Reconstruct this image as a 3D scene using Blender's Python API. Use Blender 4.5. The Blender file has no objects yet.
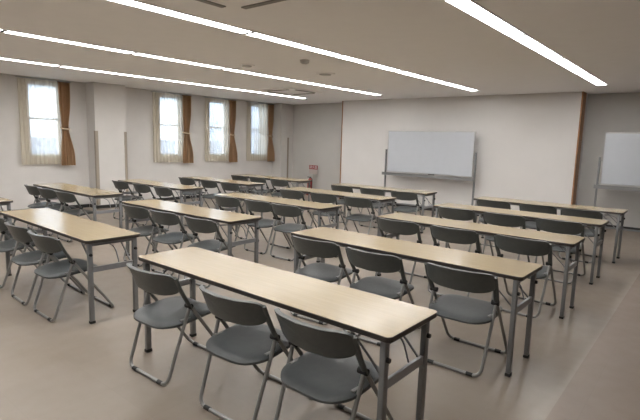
import bpy, bmesh, math, random
from mathutils import Vector, Matrix
random.seed(4)
sc = bpy.context.scene
COL = sc.collection
PI = math.pi

# ------------------------------------------------------------------ materials
def mat(name, col, rough=0.6, metal=0.0, noise=0.0, nscale=8.0, bump=0.0, bscale=200.0, spec=0.5, col2=None):
    m = bpy.data.materials.new(name); m.use_nodes = True
    nt = m.node_tree; b = nt.nodes['Principled BSDF']
    b.inputs['Base Color'].default_value = (*col, 1)
    b.inputs['Roughness'].default_value = rough
    b.inputs['Metallic'].default_value = metal
    b.inputs['Specular IOR Level'].default_value = spec
    tc = nt.nodes.new('ShaderNodeTexCoord')
    if noise or col2:
        n = nt.nodes.new('ShaderNodeTexNoise'); n.inputs['Scale'].default_value = nscale
        n.inputs['Detail'].default_value = 5
        r = nt.nodes.new('ShaderNodeValToRGB')
        c2 = col2 if col2 else tuple(min(1, c * (1 + noise)) for c in col)
        c1 = col if col2 else tuple(c * (1 - noise) for c in col)
        r.color_ramp.elements[0].position = 0.35; r.color_ramp.elements[1].position = 0.65
        r.color_ramp.elements[0].color = (*c1, 1); r.color_ramp.elements[1].color = (*c2, 1)
        nt.links.new(tc.outputs['Object'], n.inputs['Vector'])
        nt.links.new(n.outputs['Fac'], r.inputs['Fac'])
        nt.links.new(r.outputs['Color'], b.inputs['Base Color'])
    if bump:
        n2 = nt.nodes.new('ShaderNodeTexNoise'); n2.inputs['Scale'].default_value = bscale
        bp = nt.nodes.new('ShaderNodeBump'); bp.inputs['Strength'].default_value = bump
        bp.inputs['Distance'].default_value = 0.002
        nt.links.new(tc.outputs['Object'], n2.inputs['Vector'])
        nt.links.new(n2.outputs['Fac'], bp.inputs['Height'])
        nt.links.new(bp.outputs['Normal'], b.inputs['Normal'])
    return m

M = {}
M['wall'] = mat('wall_paper', (.64, .62, .595), .85, noise=.02, nscale=3, bump=.3, bscale=90)
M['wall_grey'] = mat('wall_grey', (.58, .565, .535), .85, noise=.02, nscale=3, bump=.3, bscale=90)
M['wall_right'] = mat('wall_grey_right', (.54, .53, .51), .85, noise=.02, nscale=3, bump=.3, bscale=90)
M['panel'] = mat('panel_white', (.69, .67, .65), .8, noise=.015, nscale=2)
M['ceiling'] = mat('ceiling_board', (.90, .89, .895), .9, noise=.008, nscale=5, bump=.4, bscale=120)
M['wood_trim'] = mat('orange_wood', (.33, .15, .06), .45, noise=.18, nscale=12)
M['guard'] = mat('corner_guard', (.33, .285, .23), .6)
M['base_black'] = mat('baseboard_black', (.02, .02, .02), .5)
M['alu'] = mat('aluminium', (.42, .42, .42), .38, metal=.6)
M['steel'] = mat('grey_steel_tube', (.30, .30, .29), .35, metal=.55, noise=.05)
M['leg'] = mat('table_leg_steel', (.22, .225, .23), .4, metal=.4, noise=.05)
M['leg_light'] = mat('zinc_bar', (.32, .33, .35), .35, metal=.6)
M['black'] = mat('black_rubber', (.012, .012, .012), .6)
M['plastic'] = mat('chair_grey_plastic', (.066, .072, .068), .36, noise=.06, nscale=30, bump=.25, bscale=350)
M['plastic_seat'] = mat('chair_seat_plastic', (.066, .073, .074), .40, noise=.06, nscale=25, bump=.25, bscale=350)
M['edge'] = mat('table_edge_dark', (.045, .038, .034), .5)
M['board'] = mat('whiteboard_face', (.49, .515, .55), .22, noise=.01)
M['lace'] = None
M['red'] = mat('fire_red', (.33, .025, .025), .4)
M['white'] = mat('white_plastic', (.7, .7, .68), .5)
M['vent'] = mat('vent_grey', (.45, .44, .43), .6)
M['vent_dark'] = mat('vent_dark', (.24, .23, .22), .6)
M['building'] = mat('facade_pale', (.55, .58, .62), .8, noise=.05)
M['building_b'] = mat('facade_cool', (.34, .40, .47), .8, noise=.05)
M['shutter'] = mat('dark_glazing', (.10, .14, .19), .3)
M['ground'] = mat('asphalt', (.25, .25, .25), .9, noise=.1)

def floor_mat():
    m = mat('floor_vinyl', (.30, .25, .20), .40)
    nt = m.node_tree; b = nt.nodes['Principled BSDF']
    tc = nt.nodes.new('ShaderNodeTexCoord')
    n = nt.nodes.new('ShaderNodeTexNoise'); n.inputs['Scale'].default_value = 2.2; n.inputs['Detail'].default_value = 8
    n.inputs['Roughness'].default_value = .7
    r = nt.nodes.new('ShaderNodeValToRGB')
    r.color_ramp.elements[0].position = .3; r.color_ramp.elements[1].position = .7
    r.color_ramp.elements[0].color = (.228, .188, .149, 1); r.color_ramp.elements[1].color = (.264, .221, .178, 1)
    br = nt.nodes.new('ShaderNodeTexBrick'); br.offset = 0; br.inputs['Scale'].default_value = 1
    br.inputs['Brick Width'].default_value = .45; br.inputs['Row Height'].default_value = .45
    br.inputs['Mortar Size'].default_value = .0018; br.inputs['Mortar Smooth'].default_value = .2
    br.inputs['Color1'].default_value = (1, 1, 1, 1); br.inputs['Color2'].default_value = (.955, .955, .955, 1)
    br.inputs['Mortar'].default_value = (.92, .92, .92, 1)
    mx = nt.nodes.new('ShaderNodeMix'); mx.data_type = 'RGBA'; mx.blend_type = 'MULTIPLY'; mx.inputs[0].default_value = 1
    L = nt.links.new
    L(tc.outputs['Object'], n.inputs['Vector']); L(n.outputs['Fac'], r.inputs['Fac'])
    L(tc.outputs['Object'], br.inputs['Vector'])
    L(r.outputs['Color'], mx.inputs[6]); L(br.outputs['Color'], mx.inputs[7]); 
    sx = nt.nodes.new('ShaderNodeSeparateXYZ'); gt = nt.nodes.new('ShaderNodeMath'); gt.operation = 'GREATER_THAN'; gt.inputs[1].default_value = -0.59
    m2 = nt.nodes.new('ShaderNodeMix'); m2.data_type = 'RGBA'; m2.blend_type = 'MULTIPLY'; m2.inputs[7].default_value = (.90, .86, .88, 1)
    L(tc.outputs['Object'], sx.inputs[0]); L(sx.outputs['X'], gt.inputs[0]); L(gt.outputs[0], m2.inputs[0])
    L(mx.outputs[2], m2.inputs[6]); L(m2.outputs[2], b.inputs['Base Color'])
    n2 = nt.nodes.new('ShaderNodeTexNoise'); n2.inputs['Scale'].default_value = 9
    mr = nt.nodes.new('ShaderNodeMapRange'); mr.inputs['To Min'].default_value = .33; mr.inputs['To Max'].default_value = .46
    L(tc.outputs['Object'], n2.inputs['Vector']); L(n2.outputs['Fac'], mr.inputs['Value']); 
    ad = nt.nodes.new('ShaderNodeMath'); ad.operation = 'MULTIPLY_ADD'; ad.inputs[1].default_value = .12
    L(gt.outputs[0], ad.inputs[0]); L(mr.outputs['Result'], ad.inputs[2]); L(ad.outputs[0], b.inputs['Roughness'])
    return m
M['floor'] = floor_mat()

def laminate():
    m = mat('birch_laminate', (.60, .47, .32), .21, spec=.4)
    nt = m.node_tree; b = nt.nodes['Principled BSDF']
    tc = nt.nodes.new('ShaderNodeTexCoord'); mp = nt.nodes.new('ShaderNodeMapping')
    mp.inputs['Scale'].default_value = (1.6, 26, 1)
    n = nt.nodes.new('ShaderNodeTexNoise'); n.inputs['Scale'].default_value = 2.5; n.inputs['Detail'].default_value = 6
    n.inputs['Distortion'].default_value = .3
    r = nt.nodes.new('ShaderNodeValToRGB')
    r.color_ramp.elements[0].position = .3; r.color_ramp.elements[1].position = .7
    r.color_ramp.elements[0].color = (.305, .240, .142, 1); r.color_ramp.elements[1].color = (.332, .264, .160, 1)
    L = nt.links.new
    L(tc.outputs['Object'], mp.inputs['Vector']); L(mp.outputs['Vector'], n.inputs['Vector'])
    L(n.outputs['Fac'], r.inputs['Fac']); L(r.outputs['Color'], b.inputs['Base Color'])
    return m
M['laminate'] = laminate()

def cloth(name, col, transl, transp, fold=0):
    m = bpy.data.materials.new(name); m.use_nodes = True
    nt = m.node_tree; nt.nodes.clear(); N = nt.nodes.new; L = nt.links.new
    o = N('ShaderNodeOutputMaterial'); d = N('ShaderNodeBsdfDiffuse'); t = N('ShaderNodeBsdfTranslucent'); p = N('ShaderNodeBsdfTransparent')
    tc = N('ShaderNodeTexCoord'); n = N('ShaderNodeTexNoise'); n.inputs['Scale'].default_value = 60
    r = N('ShaderNodeValToRGB')
    r.color_ramp.elements[0].color = (*[c * .86 for c in col], 1); r.color_ramp.elements[1].color = (*col, 1)
    L(tc.outputs['Object'], n.inputs['Vector']); L(n.outputs['Fac'], r.inputs['Fac'])
    L(r.outputs['Color'], d.inputs['Color']); L(r.outputs['Color'], t.inputs['Color'])
    a = N('ShaderNodeMixShader'); a.inputs[0].default_value = transl
    L(d.outputs[0], a.inputs[1]); L(t.outputs[0], a.inputs[2])
    b = N('ShaderNodeMixShader'); b.inputs[0].default_value = transp
    L(a.outputs[0], b.inputs[1]); L(p.outputs[0], b.inputs[2]); L(b.outputs[0], o.inputs['Surface'])
    return m
M['lace'] = cloth('cream_lace', (.93, .87, .75), .35, .32)
M['drape'] = cloth('brown_drape', (.66, .47, .30), .25, .0)

def glass():
    m = bpy.data.materials.new('window_glass'); m.use_nodes = True
    nt = m.node_tree; nt.nodes.clear(); N = nt.nodes.new; L = nt.links.new
    o = N('ShaderNodeOutputMaterial'); p = N('ShaderNodeBsdfTransparent'); g = N('ShaderNodeBsdfGlossy')
    g.inputs['Roughness'].default_value = .02; p.inputs['Color'].default_value = (.92, .95, .97, 1)
    f = N('ShaderNodeFresnel'); f.inputs['IOR'].default_value = 1.45
    x = N('ShaderNodeMixShader'); L(f.outputs[0], x.inputs[0]); L(p.outputs[0], x.inputs[1]); L(g.outputs[0], x.inputs[2])
    L(x.outputs[0], o.inputs['Surface'])
    return m
M['glass'] = glass()
M['tie'] = mat('tieback_cord', (.50, .38, .26), .7)
M['notice'] = mat('notice_faded', (.55, .47, .44), .6)
M['tray'] = mat('tray_grey', (.24, .24, .24), .4, metal=.4)
M['lightframe'] = mat('light_frame', (.05, .05, .05), .9, spec=0)

def emis(name, col, s):
    m = bpy.data.materials.new(name); m.use_nodes = True
    nt = m.node_tree; nt.nodes.clear()
    o = nt.nodes.new('ShaderNodeOutputMaterial'); e = nt.nodes.new('ShaderNodeEmission')
    e.inputs['Color'].default_value = (*col, 1); e.inputs['Strength'].default_value = s
    nt.links.new(e.outputs[0], o.inputs['Surface'])
    return m
M['lamp'] = emis('fluorescent_lens', (1.0, .98, .965), 9.5)

# ------------------------------------------------------------------ mesh helpers
def link(name, bm, m, parent=None, smooth=False, mats=None):
    bm.normal_update()
    me = bpy.data.meshes.new(name)
    bmesh.ops.recalc_face_normals(bm, faces=bm.faces)
    bm.to_mesh(me); bm.free()
    for mm in (mats or [m]): me.materials.append(mm)
    if smooth:
        for p in me.polygons: p.use_smooth = True
        me.set_sharp_from_angle(angle=math.radians(40))
    o = bpy.data.objects.new(name, me); COL.objects.link(o)
    if parent: o.parent = parent
    return o

def box(bm, x0, x1, y0, y1, z0, z1, bev=0):
    r = bmesh.ops.create_cube(bm, size=1)
    vs = r['verts']
    for v in vs:
        v.co = Vector(((x0 + x1) / 2 + v.co.x * (x1 - x0), (y0 + y1) / 2 + v.co.y * (y1 - y0), (z0 + z1) / 2 + v.co.z * (z1 - z0)))
    if bev:
        es = list({e for v in vs for e in v.link_edges})
        bmesh.ops.bevel(bm, geom=es, offset=bev, segments=2, affect='EDGES', profile=.5)
    return bm

def obox(name, dims, m, parent=None, bev=0, smooth=False):
    bm = bmesh.new(); box(bm, *dims, bev); return link(name, bm, m, parent, smooth)

def fillet(pts, r, seg=6):
    pts = [Vector(p) for p in pts]; out = [pts[0]]
    for i in range(1, len(pts) - 1):
        a, b, c = pts[i - 1], pts[i], pts[i + 1]
        u = (a - b); v = (c - b); rr = min(r, u.length * .45, v.length * .45)
        p0 = b + u.normalized() * rr; p1 = b + v.normalized() * rr
        for k in range(seg + 1):
            t = k / seg
            out.append(p0 * (1 - t) ** 2 + b * 2 * t * (1 - t) + p1 * t * t)
    out.append(pts[-1]); return out

def tube(bm, pts, r, n=10, flat=1.0, closed_caps=True, up=Vector((0, 0, 1))):
    pts = [Vector(p) for p in pts]; rings = []; prev = None
    for i, p in enumerate(pts):
        t = (pts[min(i + 1, len(pts) - 1)] - pts[max(i - 1, 0)]).normalized()
        if prev is None:
            a = up if abs(t.dot(up)) < .95 else Vector((1, 0, 0))
            u = t.cross(a).normalized()
        else:
            u = (prev - t * prev.dot(t)).normalized()
        prev = u; w = t.cross(u)
        rings.append([bm.verts.new(p + u * math.cos(2 * PI * k / n) * r + w * math.sin(2 * PI * k / n) * r * flat) for k in range(n)])
    for a, b in zip(rings, rings[1:]):
        for k in range(n): bm.faces.new((a[k], a[(k + 1) % n], b[(k + 1) % n], b[k]))
    bm.faces.new(rings[0]); bm.faces.new(list(reversed(rings[-1])))
    return bm

def otube(name, pts, r, m, parent=None, n=10, flat=1.0):
    bm = bmesh.new(); tube(bm, pts, r, n, flat); return link(name, bm, m, parent, True)

def cyl(bm, c, r, h, n=24, r2=None):
    rr = bmesh.ops.create_cone(bm, cap_ends=True, segments=n, radius1=r, radius2=r if r2 is None else r2, depth=h)
    for v in rr['verts']: v.co += Vector(c)
    return bm

def empty(name, loc, rz=0):
    o = bpy.data.objects.new(name, None); COL.objects.link(o); o.location = loc; o.rotation_euler = (0, 0, rz)
    o.empty_display_size = .1
    return o

def tag(o, label=None, cat=None, group=None, kind=None):
    if label: o['label'] = label
    if cat: o['category'] = cat
    if group: o['group'] = group
    if kind: o['kind'] = kind
    return o

def copy_tree(o, parent=None):
    c = o.copy(); COL.objects.link(c)
    if parent: c.parent = parent
    for ch in [x for x in bpy.data.objects if x.parent == o]: copy_tree(ch, c)
    return c

# ------------------------------------------------------------------ setting
XL, XR, YB, YF, ZC = -10.3, 3.6, -3.2, 10.85, 2.6
S = 'structure'
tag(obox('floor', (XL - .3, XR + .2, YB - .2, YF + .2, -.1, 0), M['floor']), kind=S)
tag(obox('ceiling', (XL - .3, XR + .2, YB - .2, YF + .2, ZC, ZC + .1), M['ceiling']), kind=S)
tag(obox('wall_back', (XL - .3, XR + .2, YB - .2, YB, 0, ZC), M['wall']), kind=S)
tag(obox('wall_right', (XR, XR + .2, YB, YF, 0, ZC), M['wall_grey']), kind=S)
tag(obox('wall_front_left', (XL, -7.76, YF, YF + .2, 0, ZC), M['wall_grey']), kind=S)
tag(obox('wall_front_right', (-2.10, XR, YF, YF + .2, 0, ZC), M['wall_right']), kind=S)
tag(obox('wall_front_centre', (-7.73, -2.105, 10.35, YF + .2, 0, ZC), M['panel']), kind=S)
tag(obox('trim_1', (-2.105, -2.08, 10.335, 10.62, 0, ZC), M['wood_trim']), kind=S)
tag(obox('trim_2', (-7.75, -7.73, 10.335, 10.62, 0, ZC), M['wood_trim']), kind=S)
tag(obox('baseboard_front_centre', (-7.73, -2.105, 10.335, 10.35, 0, .07), M['base_black']), kind=S)
tag(obox('baseboard_front_right', (-2.07, XR, YF - .015, YF, 0, .07), M['base_black']), kind=S)
tag(obox('baseboard_front_left', (-9.93, -7.77, YF - .015, YF, 0, .07), M['base_black']), kind=S)
tag(obox('baseboard_right', (XR - .015, XR, YB, YF - .02, 0, .07), M['base_black']), kind=S)
WIN = [(3.74, 4.32), (6.57, 7.15), (8.02, 8.60), (9.48, 10.06)]
WZ0, WZ1 = 1.10, 2.50
bm = bmesh.new(); y = YB - .2
for a, b in WIN:
    box(bm, XL - .22, XL, y, a, 0, ZC); box(bm, XL - .22, XL, a, b, 0, WZ0); box(bm, XL - .22, XL, a, b, WZ1, ZC); y = b
box(bm, XL - .22, XL, y, YF + .2, 0, ZC)
tag(link('wall_left', bm, M['wall']), kind=S)
PIL = [(-10.3, -9.95, 4.84, 5.52), (-10.3, -9.95, 10.33, 10.85)]
for i, (x0, x1, y0, y1) in enumerate(PIL):
    tag(obox('wall_left_pillar', (x0, x1, y0, y1, 0, ZC), M['wall']), kind=S)
    tag(obox('baseboard_pillar', (x0 + .01, x1 + .012, y0 - .012, min(y1 + .012, YF - .001), 0, .07), M['base_black']), kind=S)
yb = YB
for i, (y0, y1) in enumerate([(YB, 4.82), (5.54, 10.31)]):
    tag(obox('baseboard_left', (XL, XL + .012, y0, y1, 0, .07), M['base_black']), kind=S)
k = 3
for (x0, x1, y0, y1) in PIL:
    for yy, s in (((y0, 1), (y1, -1)) if y0 < 9 else ((10.66, -1),)):
        bm = bmesh.new()
        box(bm, x1, x1 + .006, min(yy, yy + s * .055) , max(yy, yy + s * .055), .08, 1.62)
        box(bm, x1 - .05, x1 + .006, min(yy, yy - s * .006), max(yy, yy - s * .006), .08, 1.62)
        tag(link('trim_%d' % k, bm, M['guard']), kind=S); k += 1

# windows with their frames, mid rails and panes
for i, (a, b) in enumerate(WIN):
    w = empty('window_%d' % (i + 1), (XL - .12, (a + b) / 2, WZ0)); tag(w, kind=S)
    h = (b - a) / 2; H = WZ1 - WZ0; f = .035
    bm = bmesh.new()
    box(bm, -.04, .04, -h, -h + f, 0, H); box(bm, -.04, .04, h - f, h, 0, H)
    box(bm, -.04, .04, -h + f, h - f, 0, f); box(bm, -.04, .04, -h + f, h - f, H - f, H)
    link('window_frame', bm, M['alu'], w)
    obox('meeting_rail', (-.025, .025, -h + f, h - f, .705, .74), M['alu'], w)
    obox('window_pane', (-.004, .004, -h + f, h - f, f, .705), M['glass'], w)
    obox('window_pane', (.008, .016, -h + f, h - f, .74, H - f), M['glass'], w)
    obox('window_sill', (.04, .13, -h - .01, h + .01, -.012, .012), M['alu'], w)

# curtains: cream lace over the window, brown drape tied at its right
def fold_mesh(y0f, y1f, z0, z1, folds, amp, nz=26, ny=90, x=0.0, ampf=None):
    bm = bmesh.new(); g = []
    for j in range(nz + 1):
        z = z0 + (z1 - z0) * j / nz; row = []
        ya, yb = y0f(z), y1f(z); A = ampf(z) if ampf else amp
        for i in range(ny + 1):
            t = i / ny
            ph = t * folds * 2 * PI
            row.append(bm.verts.new((x + A * math.sin(ph) + A * .35 * math.sin(ph * 2.3 + z * 1.1), ya + (yb - ya) * t, z)))
        g.append(row)
    for j in range(nz):
        for i in range(ny): bm.faces.new((g[j][i], g[j][i + 1], g[j + 1][i + 1], g[j + 1][i]))
    bmesh.ops.solidify(bm, geom=bm.faces[:], thickness=.002)
    return bm
CUR = [(3.54, 4.23, 4.50), (6.34, 7.10, 7.39), (7.82, 8.56, 8.83), (9.25, 10.00, 10.27)]
pos = ['nearest the camera, left of the pillar', 'just right of the broad pillar', 'third from the left', 'farthest back beside the corner']
for i, (a, b, c) in enumerate(CUR):
    e = empty('curtain_rail', (XL, a, 2.565))
    tag(e, 'slim curtain rail above the window ' + pos[i], 'curtain rail', 'curtain rails')
    obox('rail_bar', (.055, .075, -.02, c - a + .02, -.006, .012), M['alu'], e)
    obox('bracket', (0, .06, .04, .06, -.004, .01), M['alu'], e)
    obox('bracket', (0, .06, c - a - .06, c - a - .04, -.004, .01), M['alu'], e)
    bm = fold_mesh(lambda z: 0, lambda z: b - a + .06, -1.63, -.012, 9, .009)
    o = link('lace_curtain', bm, M['lace'], None, True); o.location = (XL + .065, a, 2.565)
    tag(o, 'sheer cream lace curtain over the window ' + pos[i], 'curtain', 'lace curtains')
    zt = -.91
    def pinch(z): return math.exp(-((z - zt) / .33) ** 2)
    W = c - b
    d = empty('drape', (XL + .125, b, 2.55))
    tag(d, 'brown drape tied back at the window ' + pos[i], 'curtain', 'brown drapes')
    bm = fold_mesh(lambda z: .015 + .035 * pinch(z), lambda z: W - .04 - .055 * pinch(z) + (.05 if z < zt else 0) * min(1, (zt - z) / .5), -1.64, -.01, 4.3, .024,
                   ampf=lambda z: .032 - .014 * pinch(z))
    link('cloth', bm, M['drape'], d, True)
    bm = bmesh.new()
    tube(bm, fillet([(.036, .045, zt), (.040, W - .085, zt - .01), (-.036, W - .085, zt + .02), (-.036, .045, zt + .03), (.034, .042, zt + .004)], .02), .009, 8, 2.0)
    link('tieback', bm, M['tie'], d, True)
    obox('header_tape', (-.034, .034, .01, W - .04, -.012, .0), mat('tape', (.2, .13, .08), .8) if i == 0 else bpy.data.materials['tape'], d)

# ------------------------------------------------------------------ ceiling fittings
def make_light():
    r = empty('ceiling_light', (0, 0, ZC))
    bm = bmesh.new()
    for s in (-1, 1): box(bm, s * .079 - .006, s * .079 + .006, -.7425, .7425, -.009, -.0005)
    link('frame', bm, M['ceiling'], r)
    for s in (-1, 1):
        obox('end_cap', (-.073, .073, s * .7315 - .011, s * .7315 + .011, -.009, -.0005), M['lightframe'], r)
    obox('diffuser', (-.072, .072, -.720, .720, -.003, -.001), M['lamp'], r)
    return r
proto = None
rows = [(-1.62, 'rightmost'), (-3.80, 'second from right'), (-6.0, 'third from right'), (-8.2, 'leftmost, by the windows')]
ordn = ['farthest', 'second farthest', 'third farthest', 'fourth farthest', 'fifth farthest', 'sixth farthest', 'seventh farthest', 'eighth farthest']
for X, nm in rows:
    for j in range(7):
        if proto is None: o = proto = make_light()
        else: o = copy_tree(proto)
        o.location = (X, 9.40 - .7425 - 1.485 * j, ZC)
        tag(o, 'white strip light on the ceiling, %s panel of the %s row' % (ordn[j], nm), 'ceiling light', 'ceiling strip lights')

def cassette(x, y, label):
    r = empty('air_conditioner', (x, y, ZC)); tag(r, label, 'air conditioner')
    bm = bmesh.new(); box(bm, -.48, .48, -.48, .48, -.022, -.001, .004); link('panel', bm, M['ceiling'], r)
    for k in range(4):
        bm = bmesh.new(); box(bm, -.30, .30, .385, .435, -.031, -.021)
        o = link('louver', bm, M['vent_dark'], r); o.rotation_euler = (0, 0, k * PI / 2)
    bm = bmesh.new(); box(bm, -.27, .27, -.27, .27, -.026, -.021)
    link('grille', bm, M['ceiling'], r)
cassette(-7.32, 7.9, 'square ceiling air conditioner far away above the window-side tables')
cassette(-2.78, 2.33, 'square ceiling air conditioner at the top edge of the picture')
def disc(name, x, y, r, h, label, cat, m, m2):
    e = empty(name, (x, y, ZC)); tag(e, label, cat)
    bm = bmesh.new(); cyl(bm, (0, 0, -h / 2 - .0005), r * .86, h, 32, r); link('body', bm, m, e, True)
    bm = bmesh.new(); cyl(bm, (0, 0, -h - .006), r * .55, .012, 24, r * .6); link('cap', bm, m2, e, True)
disc('ceiling_vent', -4.93, 6.1, .16, .02, 'round flat ceiling vent behind the smoke detector', 'vent', M['ceiling'], M['vent'])
disc('ceiling_vent', -5.43, 4.9, .12, .015, 'small round ceiling vent near the third light row', 'vent', M['ceiling'], M['vent'])
disc('smoke_detector', -4.41, 5.01, .065, .035, 'small round smoke detector hanging between two light rows', 'smoke detector', M['vent'], M['vent'])

# ------------------------------------------------------------------ folding table
TL, TD, TZ = 2.06, .472, .70
def make_table():
    r = empty('folding_table', (0, 0, 0))          # origin at front left corner on the floor
    bm = bmesh.new()
    rr = .03; prof = []
    for cx, cy, a0 in ((TL - rr, TD - rr, 0), (rr, TD - rr, 90), (rr, rr, 180), (TL - rr, rr, 270)):
        for k in range(6):
            a = math.radians(a0 + 90 * k / 5); prof.append((cx + rr * math.cos(a), cy + rr * math.sin(a)))
    def ring(z, ins=0):
        return [bm.verts.new((p[0] + (ins if p[0] < TL / 2 else -ins), p[1] + (ins if p[1] < TD / 2 else -ins), z)) for p in prof]
    a = ring(TZ - .026, .002); b = ring(TZ - .004); c = ring(TZ - .001, .0015); d = ring(TZ, .004)
    for p, q in ((a, b), (b, c), (c, d)):
        for k in range(len(prof)): bm.faces.new((p[k], p[(k + 1) % len(prof)], q[(k + 1) % len(prof)], q[k]))
    bm.faces.new(list(reversed(a))); bm.faces.new(d)
    bm.normal_update()
    for f in bm.faces: f.material_index = 0 if f.normal.z > .9 else 1
    link('tabletop', bm, None, r, False, [M['laminate'], M['edge']])
    for s in (0, 1):
        x = .05 if s == 0 else TL - .05; sg = 1 if s == 0 else -1
        for yy in (.045, TD - .045):
            bm = bmesh.new(); box(bm, x - .015, x + .015, yy - .019, yy + .019, .018, TZ - .027, .004)
            lg = link('leg', bm, M['leg'], r, True)
            f = obox('rubber_foot', (x - .018, x + .018, yy - .022, yy + .022, 0, .022), M['black'], lg, .004)
            bm = bmesh.new()
            rr_ = bmesh.ops.create_cone(bm, cap_ends=True, segments=14, radius1=.013, radius2=.011, depth=.016,
                                        matrix=Matrix.Translation((x - sg * .022, yy, .575)) @ Matrix.Rotation(PI / 2, 4, 'Y'))
            link('knob', bm, M['black'], lg, True)
        obox('cross_bar', (x - .009, x + .009, .064, TD - .064, .425, .47), M['leg_light'], r, .003)
        obox('top_rail', (x - .018, x + .018, .06, TD - .06, TZ - .056, TZ - .027), M['leg'], r, .003)
        for yy in (.075, TD - .075):
            bm = bmesh.new(); tube(bm, [(x + sg * .005, yy, .45), (x + sg * .10, yy, .545), (x + sg * .24, yy, TZ - .03)], .008, 8, .6)
            link('folding_stay', bm, M['leg'], r, True)
        otube('stay_rod', [(x + sg * .17, .07, .625), (x + sg * .17, TD - .07, .625)], .006, M['leg_light'], r)
        otube('release_lever', fillet([(x + sg * .17, TD * .55, .625), (x + sg * .05, TD * .60, .60), (x + sg * .012, TD * .62, .47)], .06), .005, M['leg_light'], r)
    for yy in (.055, TD - .055):
        obox('long_rail', (.25, TL - .25, yy - .012, yy + .012, TZ - .048, TZ - .027), M['leg'], r, .002)
    return r

# ------------------------------------------------------------------ folding chair
def plate(a, b, n, f, edge, rings=9, seg=56):
    """closed slab with a rounded-rectangle outline; f(u,v,side)->Vector"""
    bm = bmesh.new()
    def outline(th, r):
        c, s = math.cos(th), math.sin(th)
        return (a * r * math.copysign(abs(c) ** (2 / n), c), b * r * math.copysign(abs(s) ** (2 / n), s))
    rs = [0, .25, .5, .7, .82, .9, .95, .985, 1.0]
    sides = []
    for side in (1, -1):
        cen = bm.verts.new(f(0, 0, side, 0)); R = [cen]
        for r in rs[1:]:
            R.append([bm.verts.new(f(*outline(2 * PI * k / seg, r), side, r)) for k in range(seg)])
        for k in range(seg): bm.faces.new((cen, R[1][k], R[1][(k + 1) % seg]))
        for i in range(1, len(rs) - 1):
            for k in range(seg): bm.faces.new((R[i][k], R[i + 1][k], R[i + 1][(k + 1) % seg], R[i][(k + 1) % seg]))
        sides.append(R[-1])
    for k in range(seg): bm.faces.new((sides[0][k], sides[0][(k + 1) % seg], sides[1][(k + 1) % seg], sides[1][k]))
    return bm

def make_chair():
    r = empty('folding_chair', (0, 0, 0))
    # seat, dished and rolled at its edges; local +y is where the sitter faces
    def fs(u, v, side, q):
        t = (v + .21) / .42
        z = .392 + .040 * t
        z += -.010 * (1 - (u / .2) ** 2) * (1 - (v / .21) ** 2) * 1.3 if side > 0 else 0
        z += -.020 * q ** 8 - .018 * max(0, t - .75) * 2
        w = u * (1 - .22 * (max(0, .32 - t) / .32) ** 1.6)
        return Vector((w, .195 + v, z + (0 if side > 0 else -.024 + .012 * q ** 8)))
    link('seat', plate(.226, .213, 4.6, fs, 0), M['plastic_seat'], r, True)
    # backrest: wide curved plate, thick upper lip
    def fb(u, v, side, q):
        z = .640 + v
        t = abs(u) / .243
        if v < 0: z += .022 * t ** 3
        y = .085 - .085 * (1 - t ** 2.4) - .40 * (z - .60)
        th = .016 + .026 * (max(0, v) / .078) ** 4
        k = (1 - .30 * q ** 26)
        return Vector((u, y + side * th / 2 * k, z))
    link('backrest', plate(.243, .078, 6.5, fb, 0), M['plastic'], r, True)
    # front frame: one tube, floor bar and both front legs up to the arms
    def U(hw, foot_y, piv, top, rad, tw=None):
        tw = tw or hw
        L = [(-tw, *top), (-tw, *piv), (-hw, foot_y, .0125), (hw, foot_y, .0125), (tw, *piv), (tw, *top)]
        pts = [Vector(L[0]), Vector(L[1])] + fillet(L[1:5], rad, 7)[1:-1] + [Vector(L[4]), Vector(L[5])]
        return pts
    link('front_frame', tube(bmesh.new(), U(.232, .505, (.16, .495), (.155, .503), .06), .0115, 10), M['steel'], r, True)
    link('rear_frame', tube(bmesh.new(), U(.212, .0, (.160, .480), (.165, .495), .06, .229), .0115, 10), M['steel'], r, True)
    for s in (-1, 1):
        pts = fillet([(s * .240, .052, .690), (s * .240, .092, .60), (s * .230, .168, .475)], .08, 6)
        link('back_arm', tube(bmesh.new(), pts, .0115, 10, 1.65, up=Vector((1, 0, 0))), M['plastic'], r, True)
        bm = bmesh.new()
        bmesh.ops.create_cone(bm, cap_ends=True, segments=14, radius1=.017, radius2=.017, depth=.048,
                              matrix=Matrix.Translation((s * .222, .161, .488)) @ Matrix.Rotation(PI / 2, 4, 'Y'))
        link('hinge', bm, M['black'], r, True)
        link('seat_bracket', box(bmesh.new(), s * .200 - .010, s * .200 + .010, .11, .25, .385, .402, .003), M['steel'], r)
        for yy in (0, .505):
            hw = .13 if yy == 0 else .15
            bm = bmesh.new(); tube(bm, [(s * (hw - .012), yy, .0125), (s * (hw + .032), yy, .0125)], .0135, 12)
            link('foot_cap', bm, M['black'], r, True)
    return r

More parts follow.
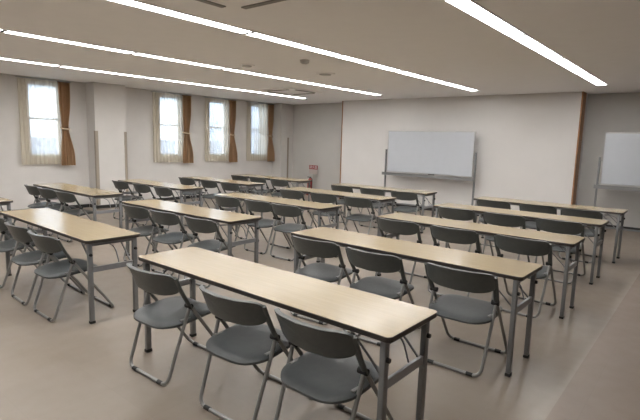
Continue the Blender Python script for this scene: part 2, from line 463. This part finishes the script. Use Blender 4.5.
# tables: (column, row) -> front-right corner x, front y, turn
XC = [-6.675, -3.757, -.9126]
YR = [1.726, 3.156, 4.618, 6.074, 7.473]
JX = {(0,1):.037,(0,2):-.003,(0,3):-.02,(0,4):-.014,(1,0):-.007,(1,1):.021,(1,2):.015,(1,3):-.013,(1,4):-.016,(2,0):-.085,(2,1):.034,(2,2):.032,(2,3):.008,(2,4):.031}
JR = {(0,1):.003,(0,2):-.007,(1,0):-.019,(1,1):.02,(1,2):.02,(1,3):.005,(1,4):-.006,(2,0):-.009,(2,1):-.013,(2,2):-.007,(2,3):-.015}
cname = ['window-side', 'middle', 'right-hand']
rname = ['nearest', 'second', 'third', 'fourth', 'farthest']
sname = ['left', 'centre', 'right']
DX = [.32, 1.01, 1.70]
CH = {(0, 0, 0): (0, 0, 0.2), (0, 0, 1): (0, 0, 0.6), (0, 0, 2): (0, 0, -0.6), (0, 1, 0): (0.03, -0.003, 0.0), (0, 1, 1): (-0.13, -0.012, 1.2), (0, 1, 2): (-0.2, -0.014, 1.2), (0, 2, 0): (0, 0, -1.1), (0, 2, 1): (0.029, 0.001, -0.9), (0, 2, 2): (0, 0, -1.3), (0, 3, 0): (0, 0, -0.2), (0, 3, 1): (0.029, 0.002, -1.4), (0, 3, 2): (-0.026, -0.002, -0.1), (0, 4, 0): (0.015, -0.003, 0.0), (0, 4, 1): (-0.058, -0.003, -0.7), (0, 4, 2): (-0.091, 0.003, 0.5), (1, 0, 0): (0, 0, 0.3), (1, 0, 1): (0.002, -0.012, -1.4), (1, 0, 2): (-0.119, -0.009, 0.2), (1, 1, 0): (0.173, 0.014, -0.7), (1, 1, 1): (0.074, 0.007, -0.3), (1, 1, 2): (0.011, 0.008, -0.6), (1, 2, 0): (0.099, 0.008, 0.6), (1, 2, 1): (0.042, 0.012, -0.2), (1, 2, 2): (-0.13, -0.006, -1.0), (1, 3, 0): (0.021, 0.002, 0.1), (1, 3, 1): (0.019, 0.002, 0.8), (1, 3, 2): (0, 0, -0.6), (1, 4, 0): (0.022, 0.002, -0.8), (1, 4, 1): (0.02, 0.002, -0.3), (1, 4, 2): (0, 0, 1.3), (2, 0, 0): (0.067, -0.004, 1.4), (2, 0, 1): (0.11, 0.022, 2), (2, 0, 2): (-0.02, 0.04, -1.5), (2, 1, 0): (0.05, 0.025, 3), (2, 1, 1): (-0.035, 0.004, 0.5), (2, 1, 2): (-0.025, 0.014, 1.2), (2, 2, 0): (0.022, 0.004, 1.0), (2, 2, 1): (-0.031, 0.02, -0.4), (2, 2, 2): (-0.057, 0.015, -1.2), (2, 3, 0): (0.07, -0.001, 0.5), (2, 3, 1): (0, 0, 0.2), (2, 3, 2): (-0.053, 0.006, -0.4), (2, 4, 0): (0.042, 0.009, -0.8), (2, 4, 1): (0, 0, -0.3), (2, 4, 2): (-0.107, -0.08, -0.1)}   # (c,r,i) -> dx, dy, turn adjustments
SKIP = {(0,0,0), (0,0,1), (0,0,2)}
tproto = cproto = None
for c in range(3):
    for r_ in range(5):
        xr = XC[c] + JX.get((c, r_), 0); yf = YR[r_]; th = JR.get((c, r_), 0)
        fr = Vector((xr, yf, 0))
        fl = fr - Vector((math.cos(th), math.sin(th), 0)) * TL
        if tproto is None: o = tproto = make_table()
        else: o = copy_tree(tproto)
        o.location = fl; o.rotation_euler = (0, 0, th)
        tag(o, 'pale wood-topped folding table, %s from the camera in the %s column' % (rname[r_], cname[c]) if r_ in (1, 2, 3)
            else 'pale wood-topped folding table, %s the camera in the %s column' % ('nearest to' if r_ == 0 else 'farthest from', cname[c]),
            'table', 'long folding tables')
        for i in range(3):
            if (c, r_, i) in SKIP: continue
            dx, dy, rot = CH.get((c, r_, i), (0, 0, 0))
            p = fl + Vector((DX[i] * math.cos(th) + dx, DX[i] * math.sin(th) - .16 + dy, 0))
            if cproto is None: o = cproto = make_chair()
            else: o = copy_tree(cproto)
            o.location = p; o.rotation_euler = (0, 0, th + math.radians(rot))
            tag(o, 'dark grey folding chair, %s seat at the %s table of the %s column' % (sname[i], rname[r_], cname[c]),
                'chair', 'grey folding chairs')

# ------------------------------------------------------------------ whiteboards on wheeled stands
def whiteboard(x0, x1, y, ztop, zbot, label, post_ext):
    cx = (x0 + x1) / 2; r = empty('whiteboard', (cx, y, 0)); tag(r, label, 'whiteboard', 'whiteboards on stands')
    hw = (x1 - x0) / 2
    obox('writing_surface', (-hw + .012, hw - .012, -.012, .012, zbot + .012, ztop - .012), M['board'], r)
    bm = bmesh.new()
    box(bm, -hw, hw, -.018, .018, ztop - .018, ztop); box(bm, -hw, hw, -.018, .018, zbot, zbot + .018)
    box(bm, -hw, -hw + .015, -.018, .018, zbot + .018, ztop - .018); box(bm, hw - .015, hw, -.018, .018, zbot + .018, ztop - .018)
    link('board_frame', bm, M['alu'], r)
    px = hw + .045
    for s in (-1, 1):
        p = obox('post', (s * px - .016, s * px + .016, -.02, .02, .10, 1.38), M['leg'], r, .003)
        obox('post_cap', (s * px - .017, s * px + .017, -.021, .021, 1.38, 1.39), M['tray'], p)
        bm = bmesh.new(); box(bm, s * px - .02, s * px + .02, -.30, .18, .07, .10, .004)
        f = link('stand_foot', bm, M['leg'], r)
        for yy in (-.27, .15):
            bm = bmesh.new()
            bmesh.ops.create_cone(bm, cap_ends=True, segments=18, radius1=.03, radius2=.03, depth=.022,
                                  matrix=Matrix.Translation((s * px, yy, .03)) @ Matrix.Rotation(PI / 2, 4, 'Y'))
            box(bm, s * px - .014, s * px + .014, yy - .01, yy + .01, .05, .072)
            link('caster', bm, M['black'], f, True)
        bm = bmesh.new(); bmesh.ops.create_cone(bm, cap_ends=True, segments=16, radius1=.014, radius2=.014, depth=.06,
                              matrix=Matrix.Translation((s * (hw + .02), 0, 1.33)) @ Matrix.Rotation(PI / 2, 4, 'Y'))
        link('pivot_bolt', bm, M['alu'], r, True)
    bm = bmesh.new()
    box(bm, -px - .035, px + .035, -.10, -.022, zbot - .050, zbot - .03); box(bm, -px - .035, px + .035, -.108, -.100, zbot - .075, zbot - .006)
    link('tray', bm, M['tray'], r)
    obox('lower_bar', (-px + .016, px - .016, -.012, .012, .105, .135), M['leg'], r)
    return r
whiteboard(-6.12, -4.00, 10.05, 1.83, .86, 'wheeled whiteboard standing before the white wall panel', 0)
wb = whiteboard(-1.60, .52, 10.05, 1.83, .90, 'wheeled whiteboard cut off at the right edge by the grey wall', 0)
def on_tray(name, x, w, z, m, label, cat):
    e = empty(name, (x, 9.988, z)); tag(e, label, cat)
    obox('grip', (-w / 2, w / 2, -.024, .024, .012, .04), m, e, .006, True)
    obox('felt_pad', (-w / 2, w / 2, -.022, .022, 0, .012), M['black'], e)
on_tray('whiteboard_eraser', -4.93, .14, .8305, M['edge'], 'dark eraser lying on the tray at the middle of the left whiteboard', 'eraser')
for i, (x, lab) in enumerate(((-5.70, 'dark marker pen on the whiteboard tray, left of its pair'), (-5.52, 'dark marker pen on the whiteboard tray, right of its pair'))):
    e = empty('marker_pen', (x, 9.987, .8395)); tag(e, lab, 'marker', 'marker pens on the tray')
    otube('barrel', [(-.065, 0, 0), (.03, 0, 0)], .0095, M['white'], e)
    otube('pen_cap', [(.03, 0, 0), (.07, 0, 0)], .0092, M['black'], e)

# ------------------------------------------------------------------ fire extinguisher
e = empty('fire_extinguisher', (-8.98, 10.55, 0)); tag(e, 'red fire extinguisher with a red sign in the far corner', 'fire extinguisher')
bm = bmesh.new()
prof = [(0, .02), (.065, .02), (.072, .035), (.072, .40), (.062, .44), (.035, .465), (.02, .475), (.018, .49), (0, .49)]
n = 24; rings = []
for (rad, z) in prof[1:-1]: rings.append([bm.verts.new((rad * math.cos(2 * PI * k / n), rad * math.sin(2 * PI * k / n), z)) for k in range(n)])
for a, b in zip(rings, rings[1:]):
    for k in range(n): bm.faces.new((a[k], a[(k + 1) % n], b[(k + 1) % n], b[k]))
bm.faces.new(list(reversed(rings[0]))); bm.faces.new(rings[-1])
link('cylinder_body', bm, M['red'], e, True)
obox('handle', (-.09, .03, -.012, .012, .50, .52), M['black'], e, .004)
obox('valve', (-.018, .018, -.018, .018, .485, .505), M['leg'], e)
otube('hose', fillet([(.02, 0, .50), (.10, -.02, .47), (.105, -.03, .22), (.08, -.03, .14)], .06), .010, M['black'], e)
bm = bmesh.new(); cyl(bm, (0, 0, .012), .10, .024, 28); link('stand_base', bm, M['red'], e, True)
otube('sign_pole', [(0, .09, .02), (0, .09, .62)], .008, M['white'], e)
obox('pole_arm', (-.01, .01, .0, .09, .006, .022), M['red'], e)
sp = obox('sign_plate', (-.11, .20, .082, .092, .735, .85), M['red'], e)
obox('notice_plate', (-.11, .19, .082, .090, .60, .733), M['notice'], e)
cu = bpy.data.curves.new('sign_text', 'FONT'); cu.body = '消火器'; cu.size = .095; cu.extrude = .001; cu.align_x = 'CENTER'; cu.align_y = 'CENTER'
tmp = bpy.data.objects.new('text_curve', cu)
tme = bpy.data.meshes.new_from_object(tmp)
bpy.data.objects.remove(tmp); tme.materials.clear(); tme.materials.append(M['white'])
t = bpy.data.objects.new('sign_lettering', tme); COL.objects.link(t); t.parent = sp
t.location = (.045, .0805, .792); t.rotation_euler = (PI / 2, 0, 0)

# ------------------------------------------------------------------ outside the windows
tag(obox('ground_outside', (-60, XL - .6, -25, 45, -4.2, -4.0), M['ground']), kind=S)
def building(name, x0, x1, y0, y1, z1, m, label, n):
    b = empty(name, ((x0 + x1) / 2, (y0 + y1) / 2, -4)); tag(b, label, 'building', 'houses outside the windows')
    hx, hy = (x1 - x0) / 2, (y1 - y0) / 2
    obox('wall', (-hx, hx, -hy, hy, 0, z1 + 4), m, b)
    obox('roof', (-hx - .2, hx + .2, -hy - .2, hy + .2, z1 + 4, z1 + 4.25), M['building_b'], b)
    for k in range(n):
        for zz in (1.0, 4.0):
            yy = -hy + (k + .5) * 2 * hy / n
            w = obox('window', (hx, hx + .05, yy - .6, yy + .6, zz, zz + 1.4), M['shutter'], b)
building('house', -26, -19, 6.0, 13.5, 3.2, M['building'], 'pale house seen faintly through the leftmost window', 3)
building('house', -30, -22, 15.0, 20.5, 2.2, M['building_b'], 'bluish house seen faintly through the middle windows', 3)
building('house', -30, -22, 21.5, 30, 4.6, M['building'], 'pale house seen faintly through the farthest window', 4)

# ------------------------------------------------------------------ world, camera, view
w = bpy.data.worlds.new('sky'); sc.world = w; w.use_nodes = True
nt = w.node_tree; bg = nt.nodes['Background']
tc = nt.nodes.new('ShaderNodeTexCoord'); sx = nt.nodes.new('ShaderNodeSeparateXYZ'); rp = nt.nodes.new('ShaderNodeValToRGB')
nt.links.new(tc.outputs['Generated'], sx.inputs[0]); nt.links.new(sx.outputs['Z'], rp.inputs['Fac']); nt.links.new(rp.outputs['Color'], bg.inputs['Color'])
rp.color_ramp.elements[0].color = (.90, .94, 1.0, 1); rp.color_ramp.elements[1].color = (.55, .72, 1.0, 1)
rp.color_ramp.elements[0].position = .1; rp.color_ramp.elements[1].position = .8
bg.inputs['Strength'].default_value = 3.1

H, yaw, pitch, roll, f = 1.526, math.radians(-39.11), math.radians(8.06), math.radians(1.61), 482.2
cy, sy, cp, sp_ = math.cos(yaw), math.sin(yaw), math.cos(pitch), math.sin(pitch)
fwd = Vector((sy * cp, cy * cp, -sp_)); right = Vector((cy, -sy, 0)); up = right.cross(fwd)
c_, s_ = math.cos(roll), math.sin(roll)
r2 = c_ * right + s_ * up; u2 = -s_ * right + c_ * up
cam = bpy.data.cameras.new('camera'); co = bpy.data.objects.new('camera', cam); COL.objects.link(co)
mt = Matrix((r2, u2, -fwd)).transposed().to_4x4(); mt.translation = Vector((0, 0, H))
co.matrix_world = mt
cam.sensor_width = 36; cam.lens = 36 * f / 640; cam.clip_start = .05; cam.clip_end = 200
sc.camera = co
sc.view_settings.view_transform = 'Standard'; sc.view_settings.look = 'None'
sc.view_settings.gamma = 1; sc.view_settings.use_curve_mapping = False
sc.view_settings.exposure = 1.72
